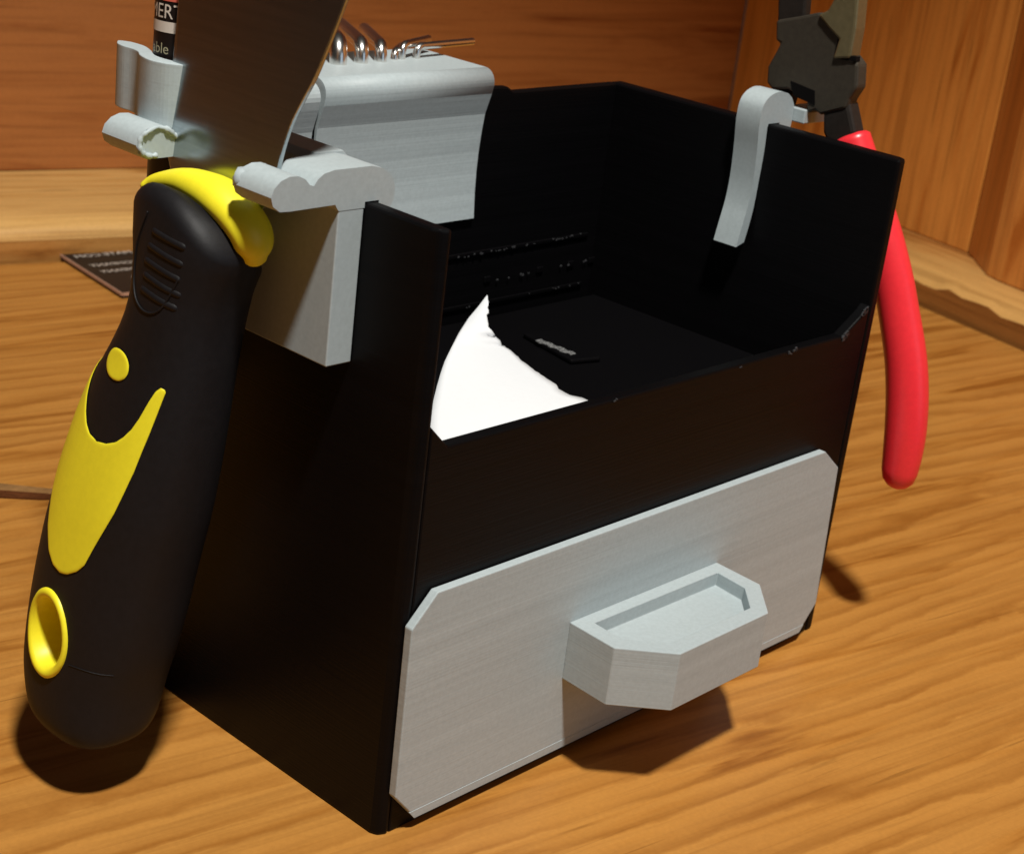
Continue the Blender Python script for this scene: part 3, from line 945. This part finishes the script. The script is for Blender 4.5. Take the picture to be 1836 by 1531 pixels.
# ------------------------------------------------------------------ business card on the table
cA, cB = Vector((1.013, 2.318, 0)), Vector((0.968, 1.971, 0))
es = (cB - cA).normalized()                 # short side, towards the viewer
el = Vector((-es.y, es.x, 0))               # long side, to the right
cd_ = thing('business_card', (1.3, 2.1, 0.001), 'black business card with pale print lying upside down by the back border of the table', 'card')
Lc, Sc, Tc = 0.60, 0.353, 0.014
cor = [cA, cA + es * Sc, cA + es * Sc + el * Lc, cA + el * Lc]
prism('card_body', [tuple(c)[:2] for c in cor], 'z', 0.0006, Tc, M['card'], cd_)
for a, b, nm in ((cor[0], cor[1], -el), (cor[1], cor[2], es)):
    q = [a, b, b + nm * 0.0035, a + nm * 0.0035]
    prism('edge', [tuple(c)[:2] for c in q], 'z', Tc - 0.006, Tc + 0.0006, M['card_edge'], cd_)
def card_text(body, size, s, l):
    """reads from the far side: its line ends at distance l from the left edge, baseline at s from the back edge"""
    vs, fs = text_mesh(body, size, 'RIGHT')
    base = cA + es * s + el * l
    mk('lettering', [tuple(base - el * a - es * b + Vector((0, 0, Tc + 0.0012))) for a, b in vs], fs, M['print'], cd_)
card_text('MATE.COM', 0.031, 0.068, 0.020)
card_text('THE COMPANY', 0.027, 0.146, 0.024)
card_text('COMPANY', 0.027, 0.198, 0.026)
card_text('CALL', 0.024, 0.255, 0.075)

# ------------------------------------------------------------------ hook on the right wall and the pliers
ph = thing('tool_hook', (1.0, 0.267, 0.61), 'slim grey printed hook over the right rim of the box, carrying the red pliers', 'tool hook')
# profile in x-z of the arch and the long springy inner leg
i_leg = catmull([(0.9690, 0.800), (0.9712, 0.770), (0.9715, 0.745), (0.9705, 0.711), (0.9690, 0.670), (0.9640, 0.638), (0.9580, 0.612)], 4)
o_leg = catmull([(0.9380, 0.606), (0.9450, 0.640), (0.9520, 0.672), (0.9545, 0.705), (0.9535, 0.735), (0.9505, 0.768), (0.9455, 0.806), (0.9470, 0.833), (0.9560, 0.8465), (0.9690, 0.8535), (0.9830, 0.8565), (0.998, 0.8560)], 4)
arch = [(1.012, 0.8530), (1.025, 0.8450), (1.034, 0.833), (1.036, 0.815), (1.034, 0.79), (1.0015, 0.79), (1.0015, 0.8062), (0.9705, 0.8062)]
prism('clip', i_leg + o_leg + arch, 'y', 0.244, 0.290, M['grey_hooks'], ph, smooth_angle=38)
prism('peg', [(1.0365, 0.806), (1.10, 0.806), (1.11, 0.813), (1.11, 0.829), (1.0365, 0.829)], 'y', 0.222, 0.262, M['grey_hooks'], ph, bevel=0.002)

pz = thing('pliers', (1.06, 0.1, 0.24), 'pliers with red dipped handles hanging head up on the right side of the box', 'pliers')
headp = [(0.311, 0.956), (0.305, 0.924), (0.296, 0.922), (0.299, 0.912), (0.312, 0.881), (0.309, 0.855), (0.296, 0.846), (0.267, 0.853), (0.227, 0.845), (0.222, 0.823), (0.207, 0.831), (0.197, 0.826),
         (0.152, 0.846), (0.149, 0.862), (0.139, 0.882), (0.145, 0.918), (0.161, 0.930), (0.175, 0.955), (0.205, 0.975), (0.232, 0.983), (0.262, 0.972)]
prism('head', headp, 'x', 1.040, 1.070, M['tool_steel'], pz, bevel=0.005, seg=2)
prism('jaw', [(0.311, 0.950), (0.318, 0.988), (0.322, 1.04), (0.310, 1.10), (0.278, 1.10), (0.268, 1.04), (0.265, 0.997), (0.262, 0.966)], 'x', 1.046, 1.066, M['tool_steel_dark'], pz, bevel=0.004)
prism('jaw', [(0.189, 0.918), (0.158, 0.925), (0.158, 0.971), (0.163, 1.015), (0.172, 1.06), (0.185, 1.10), (0.228, 1.10), (0.214, 1.04), (0.207, 1.006), (0.214, 0.989), (0.230, 0.979), (0.205, 0.962), (0.184, 0.950)], 'x', 1.034, 1.066, M['jaw_steel'], pz, bevel=0.004)
prism('joint_recess', [(0.262, 0.868), (0.214, 0.862), (0.209, 0.840), (0.252, 0.846)], 'x', 1.0385, 1.05, M['hole'], pz)
prism('joint_notch', [(0.188, 0.950), (0.176, 0.948), (0.180, 0.926), (0.149, 0.929), (0.148, 0.922), (0.188, 0.919)], 'x', 1.0375, 1.05, M['hole'], pz)
# steel shanks running into the dipped handles
prism('shank', [(0.197, 0.845), (0.152, 0.858), (0.131, 0.815), (0.126, 0.780), (0.168, 0.775), (0.188, 0.800)], 'x', 1.043, 1.076, M['tool_steel_dark'], pz, bevel=0.006)
prism('shank', [(0.296, 0.850), (0.262, 0.848), (0.270, 0.800), (0.296, 0.775), (0.328, 0.785), (0.318, 0.820)], 'x', 1.045, 1.076, M['tool_steel_dark'], pz, bevel=0.006)
hc = [(0.146, 0.796), (0.126, 0.767), (0.104, 0.735), (0.056, 0.665), (0.021, 0.600), (-0.001, 0.551), (-0.029, 0.484), (-0.046, 0.424), (-0.056, 0.368), (-0.060, 0.325), (-0.061, 0.296)]
hr = [0.0350, 0.0345, 0.0335, 0.0325, 0.0335, 0.0340, 0.0350, 0.0355, 0.0350, 0.0330, 0.0305]
path = catmull([(1.062, y, z) for y, z in hc], 4)
rad = [r[0] for r in catmull([(q,) for q in hr], 4)]
tube('handle', path, rad, M['red'], pz, n=24, flat=0.85, start_flat=True)
path2 = [(x, 0.462 - y, z) for x, y, z in path]
tube('handle', path2, rad, M['red'], pz, n=24, flat=0.85, start_flat=True)
